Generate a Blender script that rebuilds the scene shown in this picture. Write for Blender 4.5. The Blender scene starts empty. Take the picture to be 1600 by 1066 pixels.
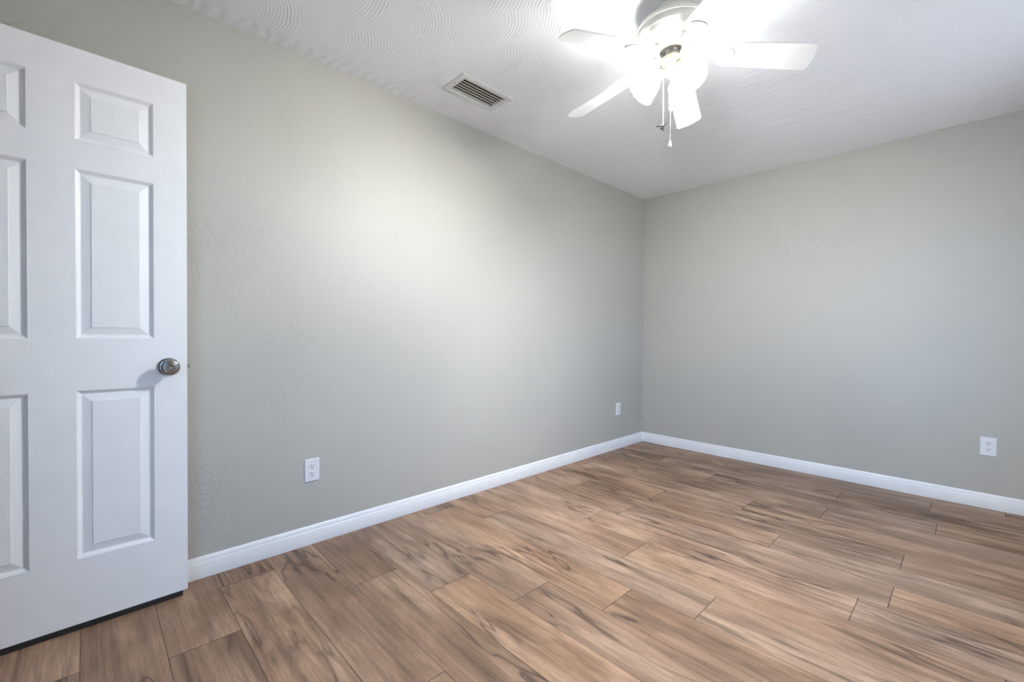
import bpy, bmesh, math, random
from mathutils import Vector, Matrix
C = bpy.context.scene.collection
S = bpy.context.scene
PI = math.pi
random.seed(7)

# ------------------------------------------------------------------ camera
CAM_H = 1.0668
YAW, PITCH, ROLL, FPX = 0.805367, -0.013736, 0.006875, 691.997
F = Vector((math.cos(YAW)*math.cos(PITCH), math.sin(YAW)*math.cos(PITCH), math.sin(PITCH)))
R0 = Vector((math.sin(YAW), -math.cos(YAW), 0)); U0 = R0.cross(F)
R1 = math.cos(ROLL)*R0 + math.sin(ROLL)*U0; U1 = -math.sin(ROLL)*R0 + math.cos(ROLL)*U0
cd = bpy.data.cameras.new('camera'); cam = bpy.data.objects.new('camera', cd); C.objects.link(cam)
cd.sensor_width = 36; cd.sensor_fit = 'HORIZONTAL'; cd.lens = FPX/1600*36; cd.clip_start = 0.02
m = Matrix((R1, U1, -F)).transposed().to_4x4(); m.translation = Vector((0, 0, CAM_H))
cam.matrix_world = m
S.camera = cam

# ------------------------------------------------------------------ room numbers
XB, YL, XD, YR, ZC = 4.0659, 2.3159, -0.470, -0.520, 2.44      # back wall, left wall, door wall, right wall, ceiling
WIN = (2.00, 3.35, 0.75, 2.10)                                  # daylight window in the right wall: x0 x1 z0 z1
WIN2 = (-0.30, 1.05, 0.40, 2.08)                                # daylight window in the wall beside the doorway: y0 y1 z0 z1

# ------------------------------------------------------------------ view, sky, daylight
vs = S.view_settings
S.display_settings.display_device = 'sRGB'
vs.view_transform = 'Standard'; vs.look = 'None'; vs.gamma = 1; vs.use_curve_mapping = False
vs.exposure = 0.0
SKY = 9.8
LAMP = 63.0
LAMPC = (0.985, 1.0, 0.985)
w = bpy.data.worlds.new('sky'); S.world = w; w.use_nodes = True
nt = w.node_tree; nt.nodes.clear()
out = nt.nodes.new('ShaderNodeOutputWorld'); bg = nt.nodes.new('ShaderNodeBackground')
tc = nt.nodes.new('ShaderNodeTexCoord'); sp = nt.nodes.new('ShaderNodeSeparateXYZ'); rp = nt.nodes.new('ShaderNodeValToRGB')
mr = nt.nodes.new('ShaderNodeMapRange'); mr.inputs[1].default_value = -1; mr.inputs[2].default_value = 1
nt.links.new(tc.outputs['Generated'], sp.inputs[0]); nt.links.new(sp.outputs['Z'], mr.inputs[0]); nt.links.new(mr.outputs[0], rp.inputs[0])
cr = rp.color_ramp                                              # ground below, tinted blue to cool the ceiling light; clear sky above
cr.elements[0].position = 0.485; cr.elements[0].color = (0.255, 0.285, 0.340, 1)
cr.elements[1].position = 0.515; cr.elements[1].color = (0.155, 0.320, 0.605, 1)
e = cr.elements.new(0.90); e.color = (0.095, 0.25, 0.54, 1)
nt.links.new(rp.outputs[0], bg.inputs[0]); bg.inputs[1].default_value = SKY; nt.links.new(bg.outputs[0], out.inputs[0])
def portal(sx, sy, loc, rot):
    pl = bpy.data.lights.new('window_portal', 'AREA'); pl.shape = 'RECTANGLE'; pl.size = sx; pl.size_y = sy
    pl.cycles.is_portal = True
    po = bpy.data.objects.new('window_portal', pl); C.objects.link(po); po.location = loc; po.rotation_euler = rot
portal(WIN[1]-WIN[0], WIN[3]-WIN[2], ((WIN[0]+WIN[1])/2, YR-.10, (WIN[2]+WIN[3])/2), (PI/2, 0, 0))
portal(WIN2[1]-WIN2[0], WIN2[3]-WIN2[2], (XD-.10, (WIN2[0]+WIN2[1])/2, (WIN2[2]+WIN2[3])/2), (PI/2, 0, -PI/2))

# ------------------------------------------------------------------ materials
def lin(r, g, b):
    f = lambda c: (c/255/12.92) if c/255 <= .04045 else ((c/255+.055)/1.055)**2.4
    return (f(r), f(g), f(b), 1)

class NT:
    def __init__(s, name):
        s.m = bpy.data.materials.new(name); s.m.use_nodes = True; s.t = s.m.node_tree
        s.b = s.t.nodes['Principled BSDF']
    def n(s, typ, **kw):
        x = s.t.nodes.new('ShaderNode'+typ)
        for k, v in kw.items():
            if k[0] == 'i' and k[1:].isdigit():
                x.inputs[int(k[1:])].default_value = v
            else: setattr(x, k, v)
        return x
    def l(s, a, b): s.t.links.new(a, b)
    def math(s, op, a, b=None, c=None):
        x = s.n('Math', operation=op)
        for i, v in enumerate((a, b, c)):
            if v is None: continue
            if isinstance(v, (int, float)): x.inputs[i].default_value = v
            else: s.l(v, x.inputs[i])
        return x.outputs[0]
    def vmath(s, op, a, b=None):
        x = s.n('VectorMath', operation=op)
        for i, v in enumerate((a, b)):
            if v is None: continue
            if isinstance(v, (tuple, list)): x.inputs[i].default_value = v
            else: s.l(v, x.inputs[i])
        return x
    def ramp(s, fac, stops, interp='LINEAR'):
        x = s.n('ValToRGB'); s.l(fac, x.inputs[0]); r = x.color_ramp; r.interpolation = interp
        while len(r.elements) < len(stops): r.elements.new(0.5)
        for el, (p, c) in zip(r.elements, stops):
            el.position = p; el.color = c if len(c) == 4 else (*c, 1)
        return x.outputs[0]
    def noise(s, vec, scale=1, detail=3, rough=.5, dist=0):
        x = s.n('TexNoise'); s.l(vec, x.inputs['Vector'])
        x.inputs['Scale'].default_value = scale; x.inputs['Detail'].default_value = detail
        x.inputs['Roughness'].default_value = rough; x.inputs['Distortion'].default_value = dist
        return x.outputs[0]
    def mix(s, fac, a, b, mode='MIX'):
        x = s.n('Mix', data_type='RGBA', blend_type=mode)
        for i, v in ((0, fac), (6, a), (7, b)):
            if isinstance(v, (int, float)): x.inputs[i].default_value = v
            elif isinstance(v, (tuple, list)): x.inputs[i].default_value = v
            else: s.l(v, x.inputs[i])
        return x.outputs[2]
    def bump(s, h, dist, strength=1.0):
        x = s.n('Bump'); x.inputs['Strength'].default_value = strength; x.inputs['Distance'].default_value = dist
        s.l(h, x.inputs['Height']); s.l(x.outputs[0], s.b.inputs['Normal'])

def simple(name, col, rough=.5, metal=0, spec=.5, bump=None, vary=.02):
    t = NT(name); t.b.inputs['Roughness'].default_value = rough; t.b.inputs['Metallic'].default_value = metal
    t.b.inputs['Specular IOR Level'].default_value = spec
    tc = t.n('TexCoord')
    nz = t.noise(tc.outputs['Object'], 9, 3)
    lo = [max(0, c*(1-vary)) for c in col[:3]]+[1]; hi = [min(1, c*(1+vary)) for c in col[:3]]+[1]
    t.l(t.ramp(nz, [(.3, lo), (.7, hi)]), t.b.inputs['Base Color'])
    if bump:
        t.bump(t.noise(tc.outputs['Object'], bump[0], 2), bump[1])
    return t.m

def wall_paint():
    t = NT('greige_wall_paint'); tc = t.n('TexCoord'); P = tc.outputs['Object']
    t.b.inputs['Roughness'].default_value = .55; t.b.inputs['Specular IOR Level'].default_value = .35
    n1 = t.noise(P, 1.3, 3)
    t.l(t.ramp(n1, [(.3, (.474, .462, .418)), (.7, (.496, .484, .440))]), t.b.inputs['Base Color'])
    fine = t.noise(P, 150, 2, .6)
    mid = t.noise(P, 28, 3, .6)
    skip = t.noise(P, 17, 4, .55, 1.2)                    # skip-trowel ridges
    ridge = t.math('ABSOLUTE', t.math('SUBTRACT', skip, .5))
    ridge = t.ramp(ridge, [(0, (1, 1, 1)), (.018, (.25, .25, .25)), (.05, (0, 0, 0))])
    patch = t.ramp(t.noise(P, 2.3, 2), [(.44, (0, 0, 0)), (.58, (1, 1, 1))])
    sx = t.n('SeparateXYZ'); t.l(P, sx.inputs[0])                # hand-trowelled patching lies at the door end of the room
    near = t.n('MapRange', interpolation_type='SMOOTHSTEP'); t.l(sx.outputs[0], near.inputs[0])
    for i_, v_ in ((1, .55), (2, 1.25), (3, 1.0), (4, 0.0)): near.inputs[i_].default_value = v_
    patch = t.math('MULTIPLY', patch, near.outputs[0])
    h = t.math('ADD', t.math('MULTIPLY', fine, .25), t.math('MULTIPLY', mid, .18))
    h = t.math('ADD', h, t.math('MULTIPLY', t.math('MULTIPLY', ridge, patch), .62))
    t.bump(h, .004, .55)
    return t.m

def ceiling_plaster():
    t = NT('swirled_ceiling_plaster'); tc = t.n('TexCoord'); P = tc.outputs['Object']
    t.b.inputs['Roughness'].default_value = .7; t.b.inputs['Specular IOR Level'].default_value = .25
    t.b.inputs['Base Color'].default_value = (.90, .91, .925, 1)
    flat = t.vmath('MULTIPLY', P, (1, 1, 0)).outputs[0]
    wob = t.n('TexNoise'); t.l(flat, wob.inputs['Vector']); wob.inputs['Scale'].default_value = 3.0
    wv = t.vmath('MULTIPLY', t.vmath('SUBTRACT', wob.outputs[1], (.5, .5, .5)).outputs[0], (.05, .05, 0)).outputs[0]
    q = t.vmath('ADD', flat, wv).outputs[0]
    SC = 3.0
    qs = t.vmath('MULTIPLY', q, (SC, SC, 0)).outputs[0]
    v = t.n('TexVoronoi', voronoi_dimensions='2D', feature='F1'); t.l(qs, v.inputs['Vector']); v.inputs['Scale'].default_value = 1; v.inputs['Randomness'].default_value = .75
    rel = t.vmath('SUBTRACT', qs, v.outputs['Position']).outputs[0]
    rel = t.vmath('ADD', rel, (.52, -.20, 0)).outputs[0]    # centre of the sweep lies beside the cell: fans of arcs
    ln = t.vmath('LENGTH', rel).outputs['Value']
    arcs = t.math('SINE', t.math('MULTIPLY_ADD', ln, 2*PI*24.0, t.math('MULTIPLY', t.noise(flat, 5, 1), 7)))
    arcs = t.math('POWER', t.math('MULTIPLY_ADD', arcs, .5, .5), 4.0)
    msk = t.ramp(t.noise(flat, 7, 2), [(.36, (.08, .08, .08)), (.64, (1, 1, 1))])
    rim = t.ramp(ln, [(.42, (.12, .12, .12)), (.75, (1, 1, 1))])
    sx = t.n('SeparateXYZ'); t.l(P, sx.inputs[0])
    far = t.n('MapRange', interpolation_type='SMOOTHSTEP'); t.l(sx.outputs[0], far.inputs[0]); far.inputs[1].default_value = 1.9; far.inputs[2].default_value = 2.6
    arcs = t.math('MULTIPLY', t.math('MULTIPLY', arcs, msk), t.math('MULTIPLY', rim, t.math('MULTIPLY_ADD', far.outputs[0], -.6, 1)))
    edge = t.math('MULTIPLY', ln, .30)                       # each sweep stands a little over the last
    h = t.math('ADD', t.math('MULTIPLY', arcs, .55), edge)
    # brushed border along the left wall
    sx = t.n('SeparateXYZ'); t.l(P, sx.inputs[0])
    brd = t.ramp(t.math('SUBTRACT', sx.outputs[1], YL-.13), [(.02, (0, 0, 0)), (.05, (1, 1, 1))])
    rip = t.math('MULTIPLY', t.math('SINE', t.math('MULTIPLY_ADD', sx.outputs[0], 2*PI*17, t.math('MULTIPLY', t.noise(flat, 6, 2), 9))), .35)
    h = t.math('ADD', t.math('MULTIPLY', h, t.math('SUBTRACT', 1, brd)), t.math('MULTIPLY', rip, brd))
    h = t.math('ADD', h, t.math('MULTIPLY', t.noise(flat, 60, 2), .12))
    # straighter strokes, parallel to the end wall, over the far part of the ceiling
    stv = t.vmath('MULTIPLY', q, (26, 3.2, 0)).outputs[0]
    st = t.noise(stv, 1, 3, .6, .6)
    h = t.math('ADD', h, t.math('MULTIPLY', t.math('MULTIPLY', st, far.outputs[0]), 1.1))
    t.bump(h, .0048, .8)
    return t.m

def oak_floor():
    t = NT('brown_oak_planks')
    uv = t.n('UVMap', uv_map='plank'); s = t.n('SeparateXYZ'); t.l(uv.outputs[0], s.inputs[0])
    at = t.n('Attribute', attribute_name='seed'); a = t.n('SeparateColor'); t.l(at.outputs['Color'], a.inputs[0])
    r1, r2, r3 = a.outputs[0], a.outputs[1], a.outputs[2]
    def co(fu, fv, fs):
        x = t.n('CombineXYZ'); t.l(t.math('MULTIPLY', s.outputs[0], fu), x.inputs[0]); t.l(t.math('MULTIPLY', s.outputs[1], fv), x.inputs[1])
        t.l(t.math('MULTIPLY', r1, fs), x.inputs[2]); return x.outputs[0]
    broad = t.noise(co(2.2, 7, 71), 1, 3, .55, .7)
    streak = t.noise(co(.85, 21, 37), 1, 3.5, .6, .6)
    grain = t.noise(co(3.2, 95, 29), 1, 4, .68, .25)
    fine = t.noise(co(14, 260, 19), 1, 3, .6)
    pores = t.noise(co(34, 560, 23), 1, 2, .6)
    base = t.ramp(broad, [(.30, lin(124, 98, 79)), (.5, lin(152, 123, 101)), (.70, lin(177, 148, 124))])
    c = t.mix(1, base, t.ramp(grain, [(.25, (.72, .70, .68)), (.5, (1, 1, 1)), (.75, (1.16, 1.16, 1.17))]), 'MULTIPLY')
    dark = t.ramp(streak, [(.30, (1, 1, 1)), (.40, (.35, .35, .35)), (.49, (0, 0, 0))])
    c = t.mix(t.math('MULTIPLY', dark, .72), c, lin(92, 71, 58))
    light = t.ramp(streak, [(.56, (0, 0, 0)), (.74, (1, 1, 1))])
    c = t.mix(t.math('MULTIPLY', light, .35), c, lin(190, 162, 140))
    # cathedral figure in some planks
    wv = t.n('TexWave', wave_type='RINGS', rings_direction='X', wave_profile='SIN')
    t.l(co(1.0, 5.6, 53), wv.inputs['Vector'])
    for k, vv in (('Scale', 3.4), ('Distortion', 4.5), ('Detail', 2.0), ('Detail Scale', 1.2), ('Detail Roughness', .5)): wv.inputs[k].default_value = vv
    cath = t.ramp(wv.outputs[1], [(.0, (.76, .73, .70)), (.30, (1, 1, 1)), (1, (1.05, 1.05, 1.05))])
    cm = t.ramp(t.noise(co(1.0, 3.5, 91), 1, 1), [(.50, (0, 0, 0)), (.62, (1, 1, 1))])
    c = t.mix(t.math('MULTIPLY', cm, .75), c, cath, 'MULTIPLY')
    # long cracks that wander along the plank, with a dark halo
    cn = t.noise(co(1.1, 7.5, 61), 1, 3, .55, .5)
    cd_ = t.math('ABSOLUTE', t.math('SUBTRACT', cn, .5))
    where = t.ramp(t.noise(co(1.7, 3.0, 97), 1, 1), [(.47, (0, 0, 0)), (.60, (1, 1, 1))])
    crack = t.ramp(cd_, [(0, (1, 1, 1)), (.006, (.85, .85, .85)), (.016, (.30, .30, .30)), (.055, (0, 0, 0))])
    c = t.mix(t.math('MULTIPLY', t.math('MULTIPLY', crack, where), .82), c, lin(70, 53, 44))
    kn = t.noise(co(2.9, 11, 43), 1, 2, .5, .5)
    knm = t.ramp(kn, [(.235, (1, 1, 1)), (.29, (.35, .35, .35)), (.35, (0, 0, 0))])
    c = t.mix(t.math('MULTIPLY', knm, .75), c, lin(66, 50, 42))
    c = t.mix(.95, c, t.ramp(fine, [(.3, (.83, .82, .81)), (.7, (1.13, 1.13, 1.13))]), 'MULTIPLY')
    c = t.mix(.55, c, t.ramp(pores, [(.33, (.64, .60, .58)), (.45, (1, 1, 1))]), 'MULTIPLY')
    hs = t.n('HueSaturation'); t.l(c, hs.inputs['Color'])
    t.l(t.math('MULTIPLY_ADD', r2, .22, .89), hs.inputs['Value']); t.l(t.math('MULTIPLY_ADD', r3, .16, .93), hs.inputs['Saturation'])
    t.l(hs.outputs[0], t.b.inputs['Base Color'])
    t.b.inputs['Specular IOR Level'].default_value = .4
    t.l(t.ramp(fine, [(.2, (.42, .42, .42)), (.8, (.56, .56, .56))]), t.b.inputs['Roughness'])
    t.bump(t.math('ADD', fine, t.math('MULTIPLY', pores, .6)), .0006, .6)
    return t.m

M_WALL = wall_paint(); M_CEIL = ceiling_plaster(); M_FLOOR = oak_floor()
M_SEAM = simple('plank_groove', lin(48, 36, 30), .8)
M_TRIM = simple('white_trim_paint', (.86, .86, .86, 1), .35)
M_DOOR = simple('white_door_paint', (.91, .91, .91, 1), .38, bump=(240, .0004))
M_NICKEL = simple('brushed_nickel', (.34, .32, .305, 1), .24, 1)
M_STEEL = simple('dull_steel', (.30, .29, .27, 1), .35, 1)
M_FAN = simple('antique_white_enamel', (.74, .72, .65, 1), .35)
M_IVORY = simple('ivory_enamel', (.40, .345, .25, 1), .45)
M_BLADE = simple('white_fan_blade', (.80, .80, .79, 1), .4)
M_DARK = simple('dark_recess', (.02, .018, .016, 1), .8)
M_VENT = simple('off_white_metal', (.72, .72, .71, 1), .4)
M_LOUVRE = simple('grey_louvre_metal', (.78, .73, .63, 1), .45)
M_DUCT = simple('dark_duct_metal', (.030, .028, .026, 1), .7)
M_PLATE = simple('white_outlet_plastic', (.82, .82, .83, 1), .3)
M_SLOT = simple('outlet_slot', (.03, .03, .03, 1), .6)
M_CHAIN = simple('pale_pull_chain', (.80, .78, .74, 1), .35, .3)
M_GAP_SHADE = simple('dark_gap_shade', (.022, .018, .016, 1), .85)  # near-black colour standing for the shadow in the gap under the door

def shade_mat():
    t = NT('lit_frosted_glass'); t.b.inputs['Base Color'].default_value = (.85, .83, .8, 1); t.b.inputs['Roughness'].default_value = .3
    tc = t.n('TexCoord'); nz = t.noise(tc.outputs['Object'], 6, 1)
    t.l(t.ramp(nz, [(.3, (LAMPC[0]*.98, LAMPC[1]*.98, LAMPC[2]*.98)), (.7, LAMPC)]), t.b.inputs['Emission Color'])
    t.b.inputs['Emission Strength'].default_value = LAMP
    return t.m
M_SHADE = shade_mat()
def bulb_mat():
    t = NT('lit_bulb'); t.b.inputs['Emission Color'].default_value = (*LAMPC, 1); t.b.inputs['Emission Strength'].default_value = 3500.0
    return t.m
M_BULB = bulb_mat()
def glass_mat():
    t = NT('window_glass'); t.t.nodes.remove(t.b)
    o = t.t.nodes['Material Output']; a = t.n('BsdfTransparent'); g = t.n('BsdfGlossy'); g.inputs['Roughness'].default_value = .02
    mx = t.n('MixShader'); mx.inputs[0].default_value = .06
    t.l(a.outputs[0], mx.inputs[1]); t.l(g.outputs[0], mx.inputs[2]); t.l(mx.outputs[0], o.inputs[0])
    return t.m
M_GLASS = glass_mat()

# ------------------------------------------------------------------ mesh helpers
def link(name, bm, mat, parent=None, smooth=False, angle=None):
    me = bpy.data.meshes.new(name); bmesh.ops.recalc_face_normals(bm, faces=bm.faces[:]); bm.to_mesh(me); bm.free()
    for mt in (mat if isinstance(mat, (list, tuple)) else [mat]): me.materials.append(mt)
    o = bpy.data.objects.new(name, me); C.objects.link(o)
    if parent: o.parent = parent
    if smooth:
        for p in me.polygons: p.use_smooth = True
        me.set_sharp_from_angle(angle=math.radians(angle or 40))
    return o
def empty(name, loc, rot=(0, 0, 0)):
    o = bpy.data.objects.new(name, None); C.objects.link(o); o.location = loc; o.rotation_euler = rot; o.empty_display_size = .1
    return o
def tag(o, label, cat, group=None, kind=None):
    o['label'] = label; o['category'] = cat
    if group: o['group'] = group
    if kind: o['kind'] = kind
    return o
def struct(o, label=None, cat=None):
    o['kind'] = 'structure'
    if label: o['label'] = label; o['category'] = cat
    return o
def box(bm, x0, x1, y0, y1, z0, z1, bev=0):
    v = [bm.verts.new((x, y, z)) for x in (x0, x1) for y in (y0, y1) for z in (z0, z1)]
    fs = [bm.faces.new([v[i] for i in q]) for q in ((0, 1, 3, 2), (4, 6, 7, 5), (0, 4, 5, 1), (2, 3, 7, 6), (0, 2, 6, 4), (1, 5, 7, 3))]
    if bev:
        es = list({e for f in fs for e in f.edges})
        bmesh.ops.bevel(bm, geom=es, offset=bev, segments=2, affect='EDGES', profile=.5)
def lathe(bm, prof, n=48, mtx=None, cap=False):
    """prof: [(r, z)]; closed at r == 0"""
    rings = []
    for r, z in prof:
        if r <= 1e-6:
            rings.append([bm.verts.new((0, 0, z))])
        else:
            rings.append([bm.verts.new((r*math.cos(2*PI*i/n), r*math.sin(2*PI*i/n), z)) for i in range(n)])
    for a, b in zip(rings, rings[1:]):
        for i in range(n):
            j = (i+1) % n
            if len(a) == 1 and len(b) == 1: continue
            if len(a) == 1: bm.faces.new((a[0], b[i], b[j]))
            elif len(b) == 1: bm.faces.new((a[i], a[j], b[0]))
            else: bm.faces.new((a[i], a[j], b[j], b[i]))
    if mtx is not None:
        bmesh.ops.transform(bm, matrix=mtx, verts=[v for r in rings for v in r])
def tube(bm, pts, r, n=10, closed_ends=True):
    pts = [Vector(p) for p in pts]; rings = []
    up = Vector((0, 0, 1))
    for i, p in enumerate(pts):
        d = (pts[min(i+1, len(pts)-1)] - pts[max(i-1, 0)]).normalized()
        a = d.cross(up) if abs(d.dot(up)) < .95 else d.cross(Vector((1, 0, 0))); a.normalize(); b = d.cross(a)
        rr = r[i] if isinstance(r, (list, tuple)) else r
        rings.append([bm.verts.new(p + rr*(math.cos(2*PI*k/n)*a + math.sin(2*PI*k/n)*b)) for k in range(n)])
    for A, B in zip(rings, rings[1:]):
        for k in range(n): bm.faces.new((A[k], A[(k+1) % n], B[(k+1) % n], B[k]))
    if closed_ends:
        bm.faces.new(rings[0]); bm.faces.new(rings[-1])
def ball(bm, c, r, sub=1, sc=(1, 1, 1)):
    mt = Matrix.Translation(c) @ Matrix.Diagonal((*sc, 1))
    bmesh.ops.create_icosphere(bm, subdivisions=sub, radius=r, matrix=mt)
def extrude_profile(bm, prof, p0, p1, nrm):
    """sweep a (depth, z) profile from p0 to p1 along a wall whose inward normal is nrm"""
    A = []
    for P in (p0, p1):
        A.append([bm.verts.new((P[0]+nrm[0]*d, P[1]+nrm[1]*d, z)) for d, z in prof])
    n = len(prof)
    for i in range(n):
        j = (i+1) % n; bm.faces.new((A[0][i], A[0][j], A[1][j], A[1][i]))
    bm.faces.new(A[0]); bm.faces.new(A[1])
def NB(): return bmesh.new()

# ------------------------------------------------------------------ setting: walls, ceiling
T = 0.11
bm = NB(); box(bm, XD-T, XB+T, YL, YL+T, 0, ZC); struct(link('wall_left', bm, M_WALL), 'greige wall behind the open white door', 'wall')
bm = NB(); box(bm, XB, XB+T, YR-T, YL, 0, ZC); struct(link('wall_back', bm, M_WALL), 'greige end wall beyond the ceiling fan', 'wall')
bm = NB()
x0, x1, z0, z1 = WIN
box(bm, XD-T, x0, YR-T, YR, 0, ZC); box(bm, x1, XB, YR-T, YR, 0, ZC); box(bm, x0, x1, YR-T, YR, 0, z0); box(bm, x0, x1, YR-T, YR, z1, ZC)
struct(link('wall_right', bm, M_WALL))
DY0, DY1, DZ = 1.42, 2.20, 2.075
bm = NB()
box(bm, XD-T, XD, YR, WIN2[0], 0, ZC); box(bm, XD-T, XD, WIN2[1], DY0, 0, ZC); box(bm, XD-T, XD, WIN2[0], WIN2[1], 0, WIN2[2]); box(bm, XD-T, XD, WIN2[0], WIN2[1], WIN2[3], ZC)
box(bm, XD-T, XD, DY1, YL, 0, ZC); box(bm, XD-T, XD, DY0, DY1, DZ, ZC)
struct(link('wall_front', bm, M_WALL))
# hall outside the doorway, closed box
HX = -1.55
bm = NB(); box(bm, HX-T, HX, DY0-.35, YL+T, 0, ZC); box(bm, HX, XD-T, DY0-.35-T, DY0-.35, 0, ZC); box(bm, HX, XD-T, YL, YL+T, 0, ZC); box(bm, HX, XD-T, DY0-.35, YL, ZC, ZC+.05)
struct(link('wall_hall', bm, M_WALL))

# ceiling slab with the duct opening
VX0, VX1, VY0, VY1 = 1.429, 1.795, 1.868, 2.069
hx0, hx1, hy0, hy1 = VX0+.033, VX1-.033, VY0+.031, VY1-.031
bm = NB()
xs = [XD-T, hx0, hx1, XB+T]; ys = [YR-T, hy0, hy1, YL+T]
for i in range(3):
    for j in range(3):
        if i == 1 and j == 1: continue
        box(bm, xs[i], xs[i+1], ys[j], ys[j+1], ZC, ZC+.05)
bmesh.ops.remove_doubles(bm, verts=bm.verts[:], dist=1e-5)
seen = {}
for f in bm.faces[:]:
    k = tuple(round(c, 4) for c in f.calc_center_median()); seen.setdefault(k, []).append(f)
bmesh.ops.delete(bm, geom=[f for v in seen.values() if len(v) > 1 for f in v], context='FACES')
struct(link('ceiling', bm, M_CEIL), 'white ceiling with swirled trowel texture', 'ceiling')

# ------------------------------------------------------------------ floor: plank rows across the room
PW, PX0, PL = 0.2085, -0.020, 1.237
JOINT = {-1: 1.925, 1: 1.807, 3: 1.144, 4: 1.80, 5: 1.54, 6: 1.258, 7: .98, 8: .712, 9: 1.151, 10: .309, 11: .218, 12: .703, 13: .218,
         14: .973, 15: .611, 16: .127, 17: .609, 18: .170, 19: -.152, 0: 1.32, 2: .93}
bm = NB(); uvl = bm.loops.layers.uv.new('plank'); col = bm.loops.layers.float_color.new('seed')
def plank(xa, xb, ya, yb, seed):
    g, ge = .0008, .0012
    vs_ = [bm.verts.new(p) for p in ((xa+g, ya+ge, 0), (xb-g, ya+ge, 0), (xb-g, yb-ge, 0), (xa+g, yb-ge, 0))]
    f = bm.faces.new(vs_)
    for lp in f.loops:
        lp[uvl].uv = (lp.vert.co.y, lp.vert.co.x - xa); lp[col] = (*seed, 1)
    f.material_index = 0
rs = random.Random(21)
FY0, FY1, FX0, FX1 = YR, YL, HX, XB
for k in range(-8, 20):
    xa, xb = max(PX0+k*PW, FX0), min(PX0+(k+1)*PW, FX1)
    if xb-xa < .004: continue
    j = JOINT.get(k, rs.uniform(0, PL))
    cuts = sorted(y for y in (j+PL*n for n in range(-4, 5)) if FY0+.01 < y < FY1-.01)
    cuts = [FY0]+cuts+[FY1]
    for a, b in zip(cuts, cuts[1:]):
        plank(xa, xb, a, b, (rs.random(), rs.random(), rs.random()))
v = [bm.verts.new(p) for p in ((FX0, FY0, -.0015), (FX1, FY0, -.0015), (FX1, FY1, -.0015), (FX0, FY1, -.0015))]
f = bm.faces.new(v); f.material_index = 1
me = bpy.data.meshes.new('floor'); bm.normal_update(); bm.to_mesh(me); bm.free(); me.materials.append(M_FLOOR); me.materials.append(M_SEAM)
o = bpy.data.objects.new('floor', me); C.objects.link(o); struct(o, 'brown wood plank floor with dark grain streaks', 'floor')

# ------------------------------------------------------------------ baseboards, doorway, window
BB = [(0, 0), (.012, 0), (.0125, .003), (.0125, .066), (.0115, .0685), (.0100, .070), (.0096, .076), (.0082, .083), (.0058, .0885), (.0030, .0922), (0, .0928)]
bm = NB(); extrude_profile(bm, BB, (XD+.02, YL), (XB, YL), (0, -1)); struct(link('baseboard_left', bm, M_TRIM, smooth=True, angle=35), 'white baseboard along the wall behind the door', 'baseboard')
bm = NB(); extrude_profile(bm, BB, (XB, YL), (XB, YR), (-1, 0)); struct(link('baseboard_back', bm, M_TRIM, smooth=True, angle=35), 'white baseboard along the end wall', 'baseboard')
bm = NB(); extrude_profile(bm, BB, (XD, YR), (XB, YR), (0, 1)); struct(link('baseboard_right', bm, M_TRIM, smooth=True, angle=35))
bm = NB(); extrude_profile(bm, BB, (XD, YR), (XD, DY0-.06), (1, 0)); struct(link('baseboard_front', bm, M_TRIM, smooth=True, angle=35))
bm = NB()
box(bm, XD-T, XD, DY0, DY0+.015, 0, DZ); box(bm, XD-T, XD, DY1-.006, DY1, 0, DZ); box(bm, XD-T, XD, DY0, DY1, DZ-.008, DZ)
box(bm, XD, XD+.015, DY0-.057, DY0, 0, DZ+.057, .003); box(bm, XD, XD+.015, DY1, DY1+.057, 0, DZ+.057, .003); box(bm, XD, XD+.015, DY0, DY1, DZ, DZ+.057, .003)
struct(link('trim_1', bm, M_TRIM))
def window(name, loc, rz, wid, hh):
    """local +Y looks into the room"""
    wn = struct(empty(name, loc, (0, 0, rz))); hw = wid/2
    bm = NB()
    for a, b, c_, d in ((-hw, -hw+.035, 0, hh), (hw-.035, hw, 0, hh), (-hw+.035, hw-.035, 0, .04), (-hw+.035, hw-.035, hh-.04, hh), (-hw+.035, hw-.035, hh/2-.015, hh/2+.015)):
        box(bm, a, b, -.03, .03, c_, d)
    link('window_frame', bm, M_TRIM, wn)
    bm = NB(); box(bm, -hw+.035, hw-.035, -.002, .002, .04, hh/2-.015); box(bm, -hw+.035, hw-.035, -.002, .002, hh/2+.015, hh-.04); link('window_glass', bm, M_GLASS, wn)
    bm = NB(); box(bm, -hw-.03, hw+.03, .056, .090, -.022, 0, .003); link('window_sill', bm, M_TRIM, wn)
window('window_1', ((x0+x1)/2, YR-.055, z0), 0, x1-x0, z1-z0)
window('window_2', (XD-.055, (WIN2[0]+WIN2[1])/2, WIN2[2]), -PI/2, WIN2[1]-WIN2[0], WIN2[3]-WIN2[2])

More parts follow.
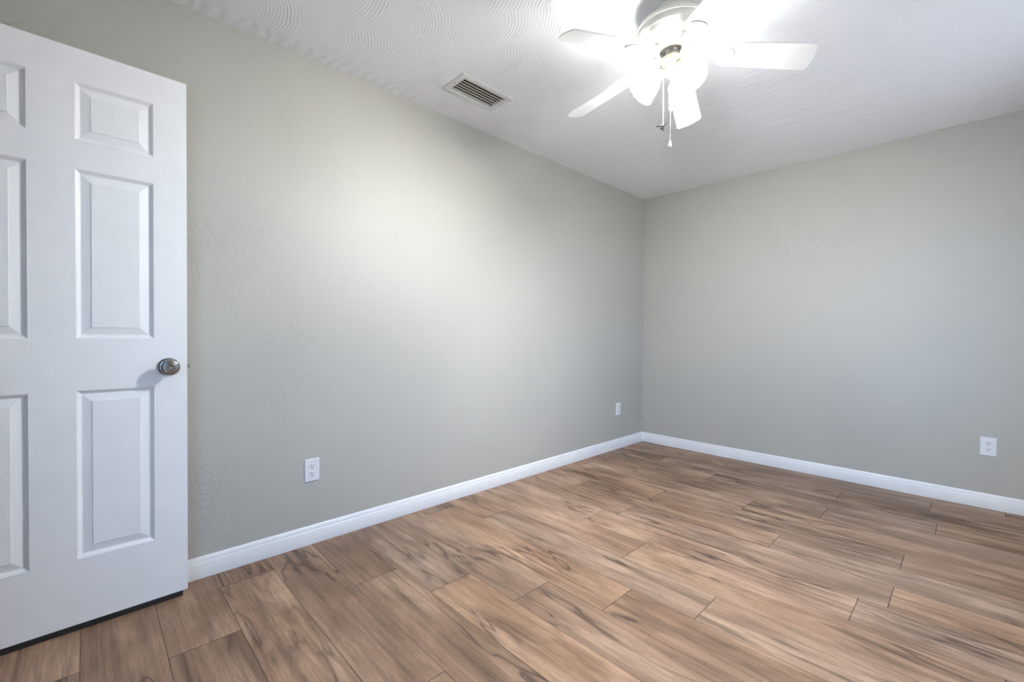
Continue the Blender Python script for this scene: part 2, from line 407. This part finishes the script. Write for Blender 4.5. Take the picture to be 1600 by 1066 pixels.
# ------------------------------------------------------------------ the open door
DW, DH, DTH, DANG = .762, 2.042, .035, .01846
hinge = Vector((.2938-DW*math.cos(DANG), 2.2046-DW*math.sin(DANG), .0228))
door = struct(empty('door_1', hinge, (0, 0, DANG)), 'white six-panel door standing open against the greige wall', 'door')
PXS = ((.110, .3252), (.4418, .657)); PZS = ((.2335, .8345), (1.0205, 1.6195), (1.722, 1.925))
RING = ((0, 0), (.0008, .0014), (.0045, .0036), (.0095, .0092), (.0125, .0108), (.0150, .0108), (.0160, .0104), (.0400, .0040), (.0410, .0020))
bm = NB()
def door_face(y, sgn):
    gx = sorted({0, DW, *[a for p in PXS for a in p]}); gz = sorted({0, DH, *[a for p in PZS for a in p]})
    V = {(a, b): bm.verts.new((a, y, b)) for a in gx for b in gz}
    for a, b in zip(gx, gx[1:]):
        for c_, d in zip(gz, gz[1:]):
            if (a, b) in PXS and (c_, d) in PZS:
                prev = [V[(a, c_)], V[(b, c_)], V[(b, d)], V[(a, d)]]
                for ins, dep in RING[1:]:
                    cur = [bm.verts.new(p) for p in ((a+ins, y+sgn*dep, c_+ins), (b-ins, y+sgn*dep, c_+ins), (b-ins, y+sgn*dep, d-ins), (a+ins, y+sgn*dep, d-ins))]
                    for i in range(4): bm.faces.new((prev[i], prev[(i+1) % 4], cur[(i+1) % 4], cur[i]))
                    prev = cur
                bm.faces.new(prev)
            else: bm.faces.new((V[(a, c_)], V[(b, c_)], V[(b, d)], V[(a, d)]))
    return V, gx, gz
Vf, gx, gz = door_face(0, 1); Vb, _, _ = door_face(DTH, -1)
for a, b in zip(gx, gx[1:]):
    for z in (0, DH): bm.faces.new((Vf[(a, z)], Vf[(b, z)], Vb[(b, z)], Vb[(a, z)]))
for a, b in zip(gz, gz[1:]):
    for x in (0, DW): bm.faces.new((Vf[(x, a)], Vf[(x, b)], Vb[(x, b)], Vb[(x, a)]))
link('door_panel', bm, M_DOOR, door)
bm = NB(); box(bm, .004, DW-.016, .002, .031, -.0218, .0005); link('door_gap_shade', bm, M_GAP_SHADE, door)  # added dark strip that fills the door gap in place of its shadow
KX, KZ = DW-.0605, .909
def knob(side):
    y = 0 if side < 0 else DTH
    mt = Matrix.Translation((KX, y, KZ)) @ Matrix.Rotation(PI/2 if side < 0 else -PI/2, 4, 'X')
    k = NB()
    lathe(k, [(0, 0), (.0345, 0), (.0350, .002), (.0340, .006), (.0280, .0095), (.0150, .011), (.0125, .014), (.0120, .026), (.0150, .031), (.0245, .036), (.0300, .042),
              (.0312, .048), (.0300, .053), (.0262, .0565), (.0215, .0580), (.0208, .0572), (.0190, .0572), (.0182, .0582), (.0150, .0590), (.0120, .0590), (.0112, .0575), (.0085, .0572), (.0078, .0588), (.0050, .0592), (.0040, .0580), (0, .0578)], 48, mt)
    return link('door_knob', k, M_NICKEL, door, smooth=True, angle=50)
k1 = knob(-1); k2 = knob(1)
k1['label'] = 'brushed nickel round knob'
bm = NB(); box(bm, DW-.0005, DW+.0015, DTH/2-.0125, DTH/2+.0125, KZ-.028, KZ+.028, .0004); box(bm, DW, DW+.011, DTH/2-.006, DTH/2+.008, KZ-.007, KZ+.007, .002)
link('latch_bolt', bm, M_STEEL, door)
for hz_ in (.22, 1.02, 1.82):
    bm = NB(); tube(bm, [(-.004, .006, hz_-.045), (-.004, .006, hz_+.045)], .006, 14); link('hinge', bm, M_NICKEL, door, smooth=True)

# ------------------------------------------------------------------ wall outlets
def outlet(name, loc, rz, label):
    """front face looks along local -Y"""
    r = empty(name, loc, (0, 0, rz)); tag(r, label, 'outlet', 'white duplex outlets')
    pw, ph, t = .0358, .0572, .0055
    bm = NB(); prof = [(0, 0), (0, .0035), (.0012, .0048), (.0035, t), (.006, t)]
    prev = None
    for ins, d in prof:
        cur = [bm.verts.new((sx*(pw-ins), -d, sz*(ph-ins))) for sx, sz in ((-1, -1), (1, -1), (1, 1), (-1, 1))]
        if prev:
            for i in range(4): bm.faces.new((prev[i], prev[(i+1) % 4], cur[(i+1) % 4], cur[i]))
        else: bm.faces.new(cur)
        prev = cur
    bm.faces.new(prev); link('cover_plate', bm, M_PLATE, r)
    for zc in (.0195, -.0195):
        bm = NB(); n = 40; A = []; B = []
        ro, rz_ = .0172, .0143
        pts = []
        for i in range(n):
            a = 2*PI*i/n; pts.append((ro*math.cos(a), max(-rz_, min(rz_, ro*math.sin(a)))))
        lo = [bm.verts.new((px*1.04, -t+.0004, zc+pz*1.04)) for px, pz in pts]; hi = [bm.verts.new((px, -t-.0016, zc+pz)) for px, pz in pts]
        for i in range(n): bm.faces.new((lo[i], lo[(i+1) % n], hi[(i+1) % n], hi[i]))
        bm.faces.new(hi); bm.faces.new(lo)
        rc = link('receptacle', bm, M_PLATE, r)
        yy = -t-.0016
        for sx, hgt in ((-.0064, .0046), (.0064, .0038)):
            bm = NB(); box(bm, sx-.0014, sx+.0014, yy-.0003, yy+.001, zc+.0035-hgt, zc+.0035+hgt); link('slot', bm, M_SLOT, rc)
        bm = NB(); lathe(bm, [(0, 0), (.0030, 0), (.0030, .0012), (0, .0012)], 20, Matrix.Translation((0, yy+.0009, zc-.0083)) @ Matrix.Rotation(PI/2, 4, 'X')); link('ground_hole', bm, M_SLOT, rc)
    bm = NB(); lathe(bm, [(0, 0), (.0032, 0), (.0030, .0008), (.0016, .0013), (0, .0014)], 20, Matrix.Translation((0, -t+.0001, 0)) @ Matrix.Rotation(PI/2, 4, 'X')); link('screw', bm, M_PLATE, r, smooth=True)
    return r
outlet('wall_outlet', (.822, YL, .375), 0, 'white duplex outlet low on the long greige wall, nearest the open door')
outlet('wall_outlet', (3.622, YL, .375), 0, 'white duplex outlet low on the long greige wall, close to the room corner')
outlet('wall_outlet', (XB, -.0765, .389), -PI/2, 'white duplex outlet on the end wall, beyond the ceiling fan and away from the corner')

# ------------------------------------------------------------------ ceiling vent
vent = empty('ceiling_vent', ((VX0+VX1)/2, (VY0+VY1)/2, ZC)); tag(vent, 'white rectangular ceiling air vent with dark horizontal louvres', 'vent')
vw, vh = (VX1-VX0)/2, (VY1-VY0)/2; iw, ih = vw-.036, vh-.034
bm = NB(); prev = None
for ax, ay, z in ((vw, vh, 0), (vw, vh, -.0025), (vw-.004, vh-.004, -.0065), (vw-.010, vh-.010, -.0075), (iw+.006, ih+.006, -.0075), (iw, ih, -.006), (iw, ih, .008)):
    cur = [bm.verts.new((sx*ax, sy*ay, z)) for sx, sy in ((-1, -1), (1, -1), (1, 1), (-1, 1))]
    if prev:
        for i in range(4): bm.faces.new((prev[i], prev[(i+1) % 4], cur[(i+1) % 4], cur[i]))
    prev = cur
link('frame', bm, M_VENT, vent)
bm = NB(); q = [(-iw-.001, -ih-.001), (iw+.001, -ih-.001), (iw+.001, ih+.001), (-iw-.001, ih+.001)]
a_ = [bm.verts.new((*p, .008)) for p in q]; b_ = [bm.verts.new((*p, .16)) for p in q]
for i in range(4): bm.faces.new((a_[i], a_[(i+1) % 4], b_[(i+1) % 4], b_[i]))
bm.faces.new(b_); link('duct', bm, M_DUCT, vent)
NS = 6
for i in range(NS):
    yc = -ih + (i+.5)*2*ih/NS
    bm = NB()
    an = math.radians(70); ch = .0047
    d = Vector((0, math.cos(an), math.sin(an))); nn = Vector((0, -math.sin(an), math.cos(an)))*.0007
    cpt = Vector((0, yc, .0015)); vv = []
    for xx in (-iw, iw):
        vv.append([bm.verts.new(cpt + Vector((xx, 0, 0)) + s1*d*ch + s2*nn) for s1, s2 in ((-1, -1), (1, -1), (1, 1), (-1, 1))])
    for k in range(4): bm.faces.new((vv[0][k], vv[0][(k+1) % 4], vv[1][(k+1) % 4], vv[1][k]))
    bm.faces.new(vv[0]); bm.faces.new(vv[1])
    link('louvre', bm, M_LOUVRE, vent)
for sx in (-1, 1):
    bm = NB(); lathe(bm, [(0, 0), (.0038, 0), (.0032, .0016), (0, .0022)], 16, Matrix.Translation((sx*(vw-.019), 0, -.0075)) @ Matrix.Rotation(PI, 4, 'X')); link('screw', bm, M_STEEL, vent, smooth=True)

# ------------------------------------------------------------------ ceiling fan
FXC, FYC = 1.7921, .8984
fan = empty('ceiling_fan', (FXC, FYC, ZC)); tag(fan, 'white five-blade ceiling fan with three lit glass lamp shades', 'ceiling fan')
def fz(z): return z-ZC
bm = NB(); lathe(bm, [(0, 0), (.0735, 0), (.0750, -.004), (.0745, -.030), (.0700, -.050), (.0640, -.058), (0, -.058)], 56); link('canopy', bm, M_FAN, fan, smooth=True, angle=35)
bm = NB()
lathe(bm, [(0, fz(2.392)), (.070, fz(2.390)), (.120, fz(2.380)), (.1435, fz(2.370)), (.1495, fz(2.3635)), (.1505, fz(2.357)), (.1490, fz(2.3515)), (.1455, fz(2.3500)), (.1462, fz(2.3480)),
           (.1400, fz(2.3300)), (.1385, fz(2.3260)), (.1370, fz(2.3250)), (.1340, fz(2.3170)), (.1270, fz(2.306)), (.1160, fz(2.297)), (.1030, fz(2.2905)), (.1010, fz(2.2890)), (.1000, fz(2.2870)),
           (.0985, fz(2.2865)), (.0900, fz(2.2800)), (.0760, fz(2.2760)), (.0560, fz(2.2740)), (0, fz(2.2740))], 72)
link('motor_housing', bm, M_FAN, fan, smooth=True, angle=40)
PH0, PIT, RT, DROOP = math.radians(161.08), math.radians(-15.38), .533, -.0784
HZ = 2.266
def blade_pt(an, r, s, off=0):
    u = Vector((math.cos(an), math.sin(an), 0)); v_ = Vector((-math.sin(an), math.cos(an), 0))
    nrm = Vector((0, 0, 1))*math.cos(PIT) - v_*math.sin(PIT)
    return Vector((0, 0, fz(HZ)+DROOP*r/RT)) + r*u + s*(math.cos(PIT)*v_ + math.sin(PIT)*Vector((0, 0, 1))) + off*nrm
def blade_outline():
    r0, r1, w0, w1, rc = .175, RT, .0545, .0620, .022
    w0t = w0
    P = []
    def arc(cx, cy, a0, a1, r, n=7):
        for i in range(n+1):
            a = a0+(a1-a0)*i/n; P.append((cx+r*math.cos(a), cy+r*math.sin(a)))
    arc(r0+.030, -(w0-.030), PI, 1.5*PI, .030)
    arc(r1-rc, -(w1-rc), -PI/2, 0, rc)
    P.append((r1+.004, -.02)); P.append((r1+.005, 0)); P.append((r1+.004, .02))
    arc(r1-rc, w1-rc, 0, PI/2, rc)
    arc(r0+.030, w0-.030, PI/2, PI, .030)
    return P
OUT = blade_outline()
for k in range(5):
    an = PH0 - k*2*PI/5
    bm = NB(); hi = [bm.verts.new(blade_pt(an, r, s, .003)) for r, s in OUT]; lo = [bm.verts.new(blade_pt(an, r, s, -.003)) for r, s in OUT]
    bm.faces.new(hi); bm.faces.new(lo)
    for i in range(len(OUT)):
        j = (i+1) % len(OUT); bm.faces.new((hi[i], hi[j], lo[j], lo[i]))
    bl = link('blade', bm, M_BLADE, fan)
    # iron: arm from the motor underside to a round plate under the blade
    ir = []
    for i in range(25):
        a = -2.35+4.7*i/24; ir.append((.205+.036*math.cos(a), .036*math.sin(a)))
    ir += [(.150, .021), (.110, .016), (.070, .018), (.070, -.018), (.110, -.016), (.150, -.021)]
    bm = NB(); n = len(ir)
    def ipt(r, s, off):
        p = blade_pt(an, r, s, off)
        if r < .17:
            tt = (.17-r)/.10; flat = Vector((math.cos(an)*r-math.sin(an)*s, math.sin(an)*r+math.cos(an)*s, fz(2.268)+off))
            p = p.lerp(flat, min(1, max(0, tt)))
        return p
    hi = [bm.verts.new(ipt(r, s, -.0031)) for r, s in ir]; lo = [bm.verts.new(ipt(r, s, -.0078)) for r, s in ir]
    bm.faces.new(hi); bm.faces.new(lo)
    for i in range(n): bm.faces.new((hi[i], hi[(i+1) % n], lo[(i+1) % n], lo[i]))
    bmesh.ops.triangulate(bm, faces=[f for f in bm.faces if len(f.verts) > 4])
    iron = link('blade_iron', bm, M_FAN, bl)
# switch housing, light fitter
bm = NB(); lathe(bm, [(0, fz(2.275)), (.052, fz(2.275)), (.052, fz(2.266)), (.030, fz(2.264)), (.030, fz(2.236)), (0, fz(2.236))], 40); link('motor_collar', bm, M_STEEL, fan, smooth=True, angle=35)
bm = NB(); lathe(bm, [(0, fz(2.240)), (.041, fz(2.240)), (.0465, fz(2.236)), (.0475, fz(2.231)), (.0475, fz(2.203)), (.0450, fz(2.199)), (.0400, fz(2.197)), (0, fz(2.197))], 48)
for ad in (165, 205, 285):
    a = math.radians(ad); ball(bm, (.0478*math.cos(a), .0478*math.sin(a), fz(2.218)), .0038, 1)
link('switch_housing', bm, M_IVORY, fan, smooth=True, angle=35)
bm = NB(); lathe(bm, [(0, fz(2.198)), (.0330, fz(2.198)), (.0350, fz(2.192)), (.0330, fz(2.180)), (.0260, fz(2.170)), (.0150, fz(2.163)), (.0100, fz(2.156)), (.0070, fz(2.150)), (0, fz(2.148))], 40); link('light_fitter', bm, M_FAN, fan, smooth=True, angle=45)
EL = math.radians(49)
SH_PROF = [(.0200, -.004), (.0215, .0), (.0230, .008), (.0290, .018), (.0380, .032), (.0440, .048), (.0475, .066), (.0500, .084), (.0535, .098), (.0565, .104)]
for ad in (127, 7, -113):
    a = math.radians(ad)
    d = Vector((math.cos(a)*math.cos(EL), math.sin(a)*math.cos(EL), -math.sin(EL)))
    base = Vector((.058*math.cos(a), .058*math.sin(a), fz(2.178)))
    bm = NB(); tube(bm, [Vector((.024*math.cos(a), .024*math.sin(a), fz(2.188))), Vector((.044*math.cos(a), .044*math.sin(a), fz(2.190))), base-d*.010, base+d*.004], [.010, .010, .012, .013], 16)
    q = d.to_track_quat('Z', 'Y').to_matrix().to_4x4(); mt = Matrix.Translation(base) @ q
    lathe(bm, [(0, -.012), (.016, -.012), (.0235, -.006), (.0245, .004), (.0245, .010), (.0232, .010), (.0232, .002), (0, .001)], 32, mt)
    arm = link('light_arm', bm, M_FAN, fan, smooth=True, angle=45)
    bm = NB()
    inner = [(r-.0022, z) for r, z in SH_PROF]
    lathe(bm, SH_PROF + inner[::-1], 40, mt)
    sh = link('lamp_shade', bm, M_SHADE, fan, smooth=True, angle=60)
    bm = NB(); lathe(bm, [(0, .004), (.012, .004), (.013, .024), (.020, .042), (.0255, .058), (.0240, .072), (.0150, .083), (0, .087)], 24, mt)
    link('bulb', bm, M_BULB, sh, smooth=True, angle=60)
# pull chains
def chain(px, py, ztop, zbot, kind):
    bm = NB(); n = int((ztop-zbot)/.0036)
    for i in range(n): ball(bm, (px-FXC, py-FYC, fz(ztop-i*.0036)), .0015, 1)
    tube(bm, [(px-FXC, py-FYC, fz(ztop)), (px-FXC, py-FYC, fz(zbot))], .0008, 6)
    ch = link('pull_chain', bm, M_CHAIN, fan, smooth=True)
    if kind == 'fan':
        bm = NB(); c0 = Vector((px-FXC, py-FYC, fz(zbot)))
        lathe(bm, [(0, .004), (.004, .003), (.0062, -.003), (.0062, -.009), (.0045, -.013), (.0048, -.020), (.0030, -.025), (0, -.026)], 20, Matrix.Translation(c0))
        for k in range(4):
            a = math.radians(48+90*k); u = Vector((math.cos(a), math.sin(a), 0)); v_ = Vector((-math.sin(a), math.cos(a), 0))
            vv = [bm.verts.new(c0+u*r+v_*s+Vector((0, 0, -.007+dz+s*.25))) for dz in (.0008, -.0008) for r, s in ((.004, -.0025), (.0285, -.0045), (.0285, .0045), (.004, .0025))]
            bm.faces.new(vv[:4]); bm.faces.new(vv[4:])
            for i in range(4): bm.faces.new((vv[i], vv[(i+1) % 4], vv[4+(i+1) % 4], vv[4+i]))
        p = link('pendant', bm, M_STEEL, ch, smooth=True, angle=35); p['label'] = 'small dark metal fan-shaped pendant'
    else:
        bm = NB(); lathe(bm, [(0, .006), (.0018, .005), (.0025, 0), (.0050, -.008), (.0078, -.016), (.0082, -.021), (.0065, -.027), (.0030, -.030), (0, -.0305)], 24, Matrix.Translation((px-FXC, py-FYC, fz(zbot))))
        p = link('pendant', bm, M_BLADE, ch, smooth=True); p['label'] = 'white teardrop pendant'
chain(1.766, .923, 2.172, 1.962, 'fan')
chain(1.788, .902, 2.151, 1.894, 'drop')
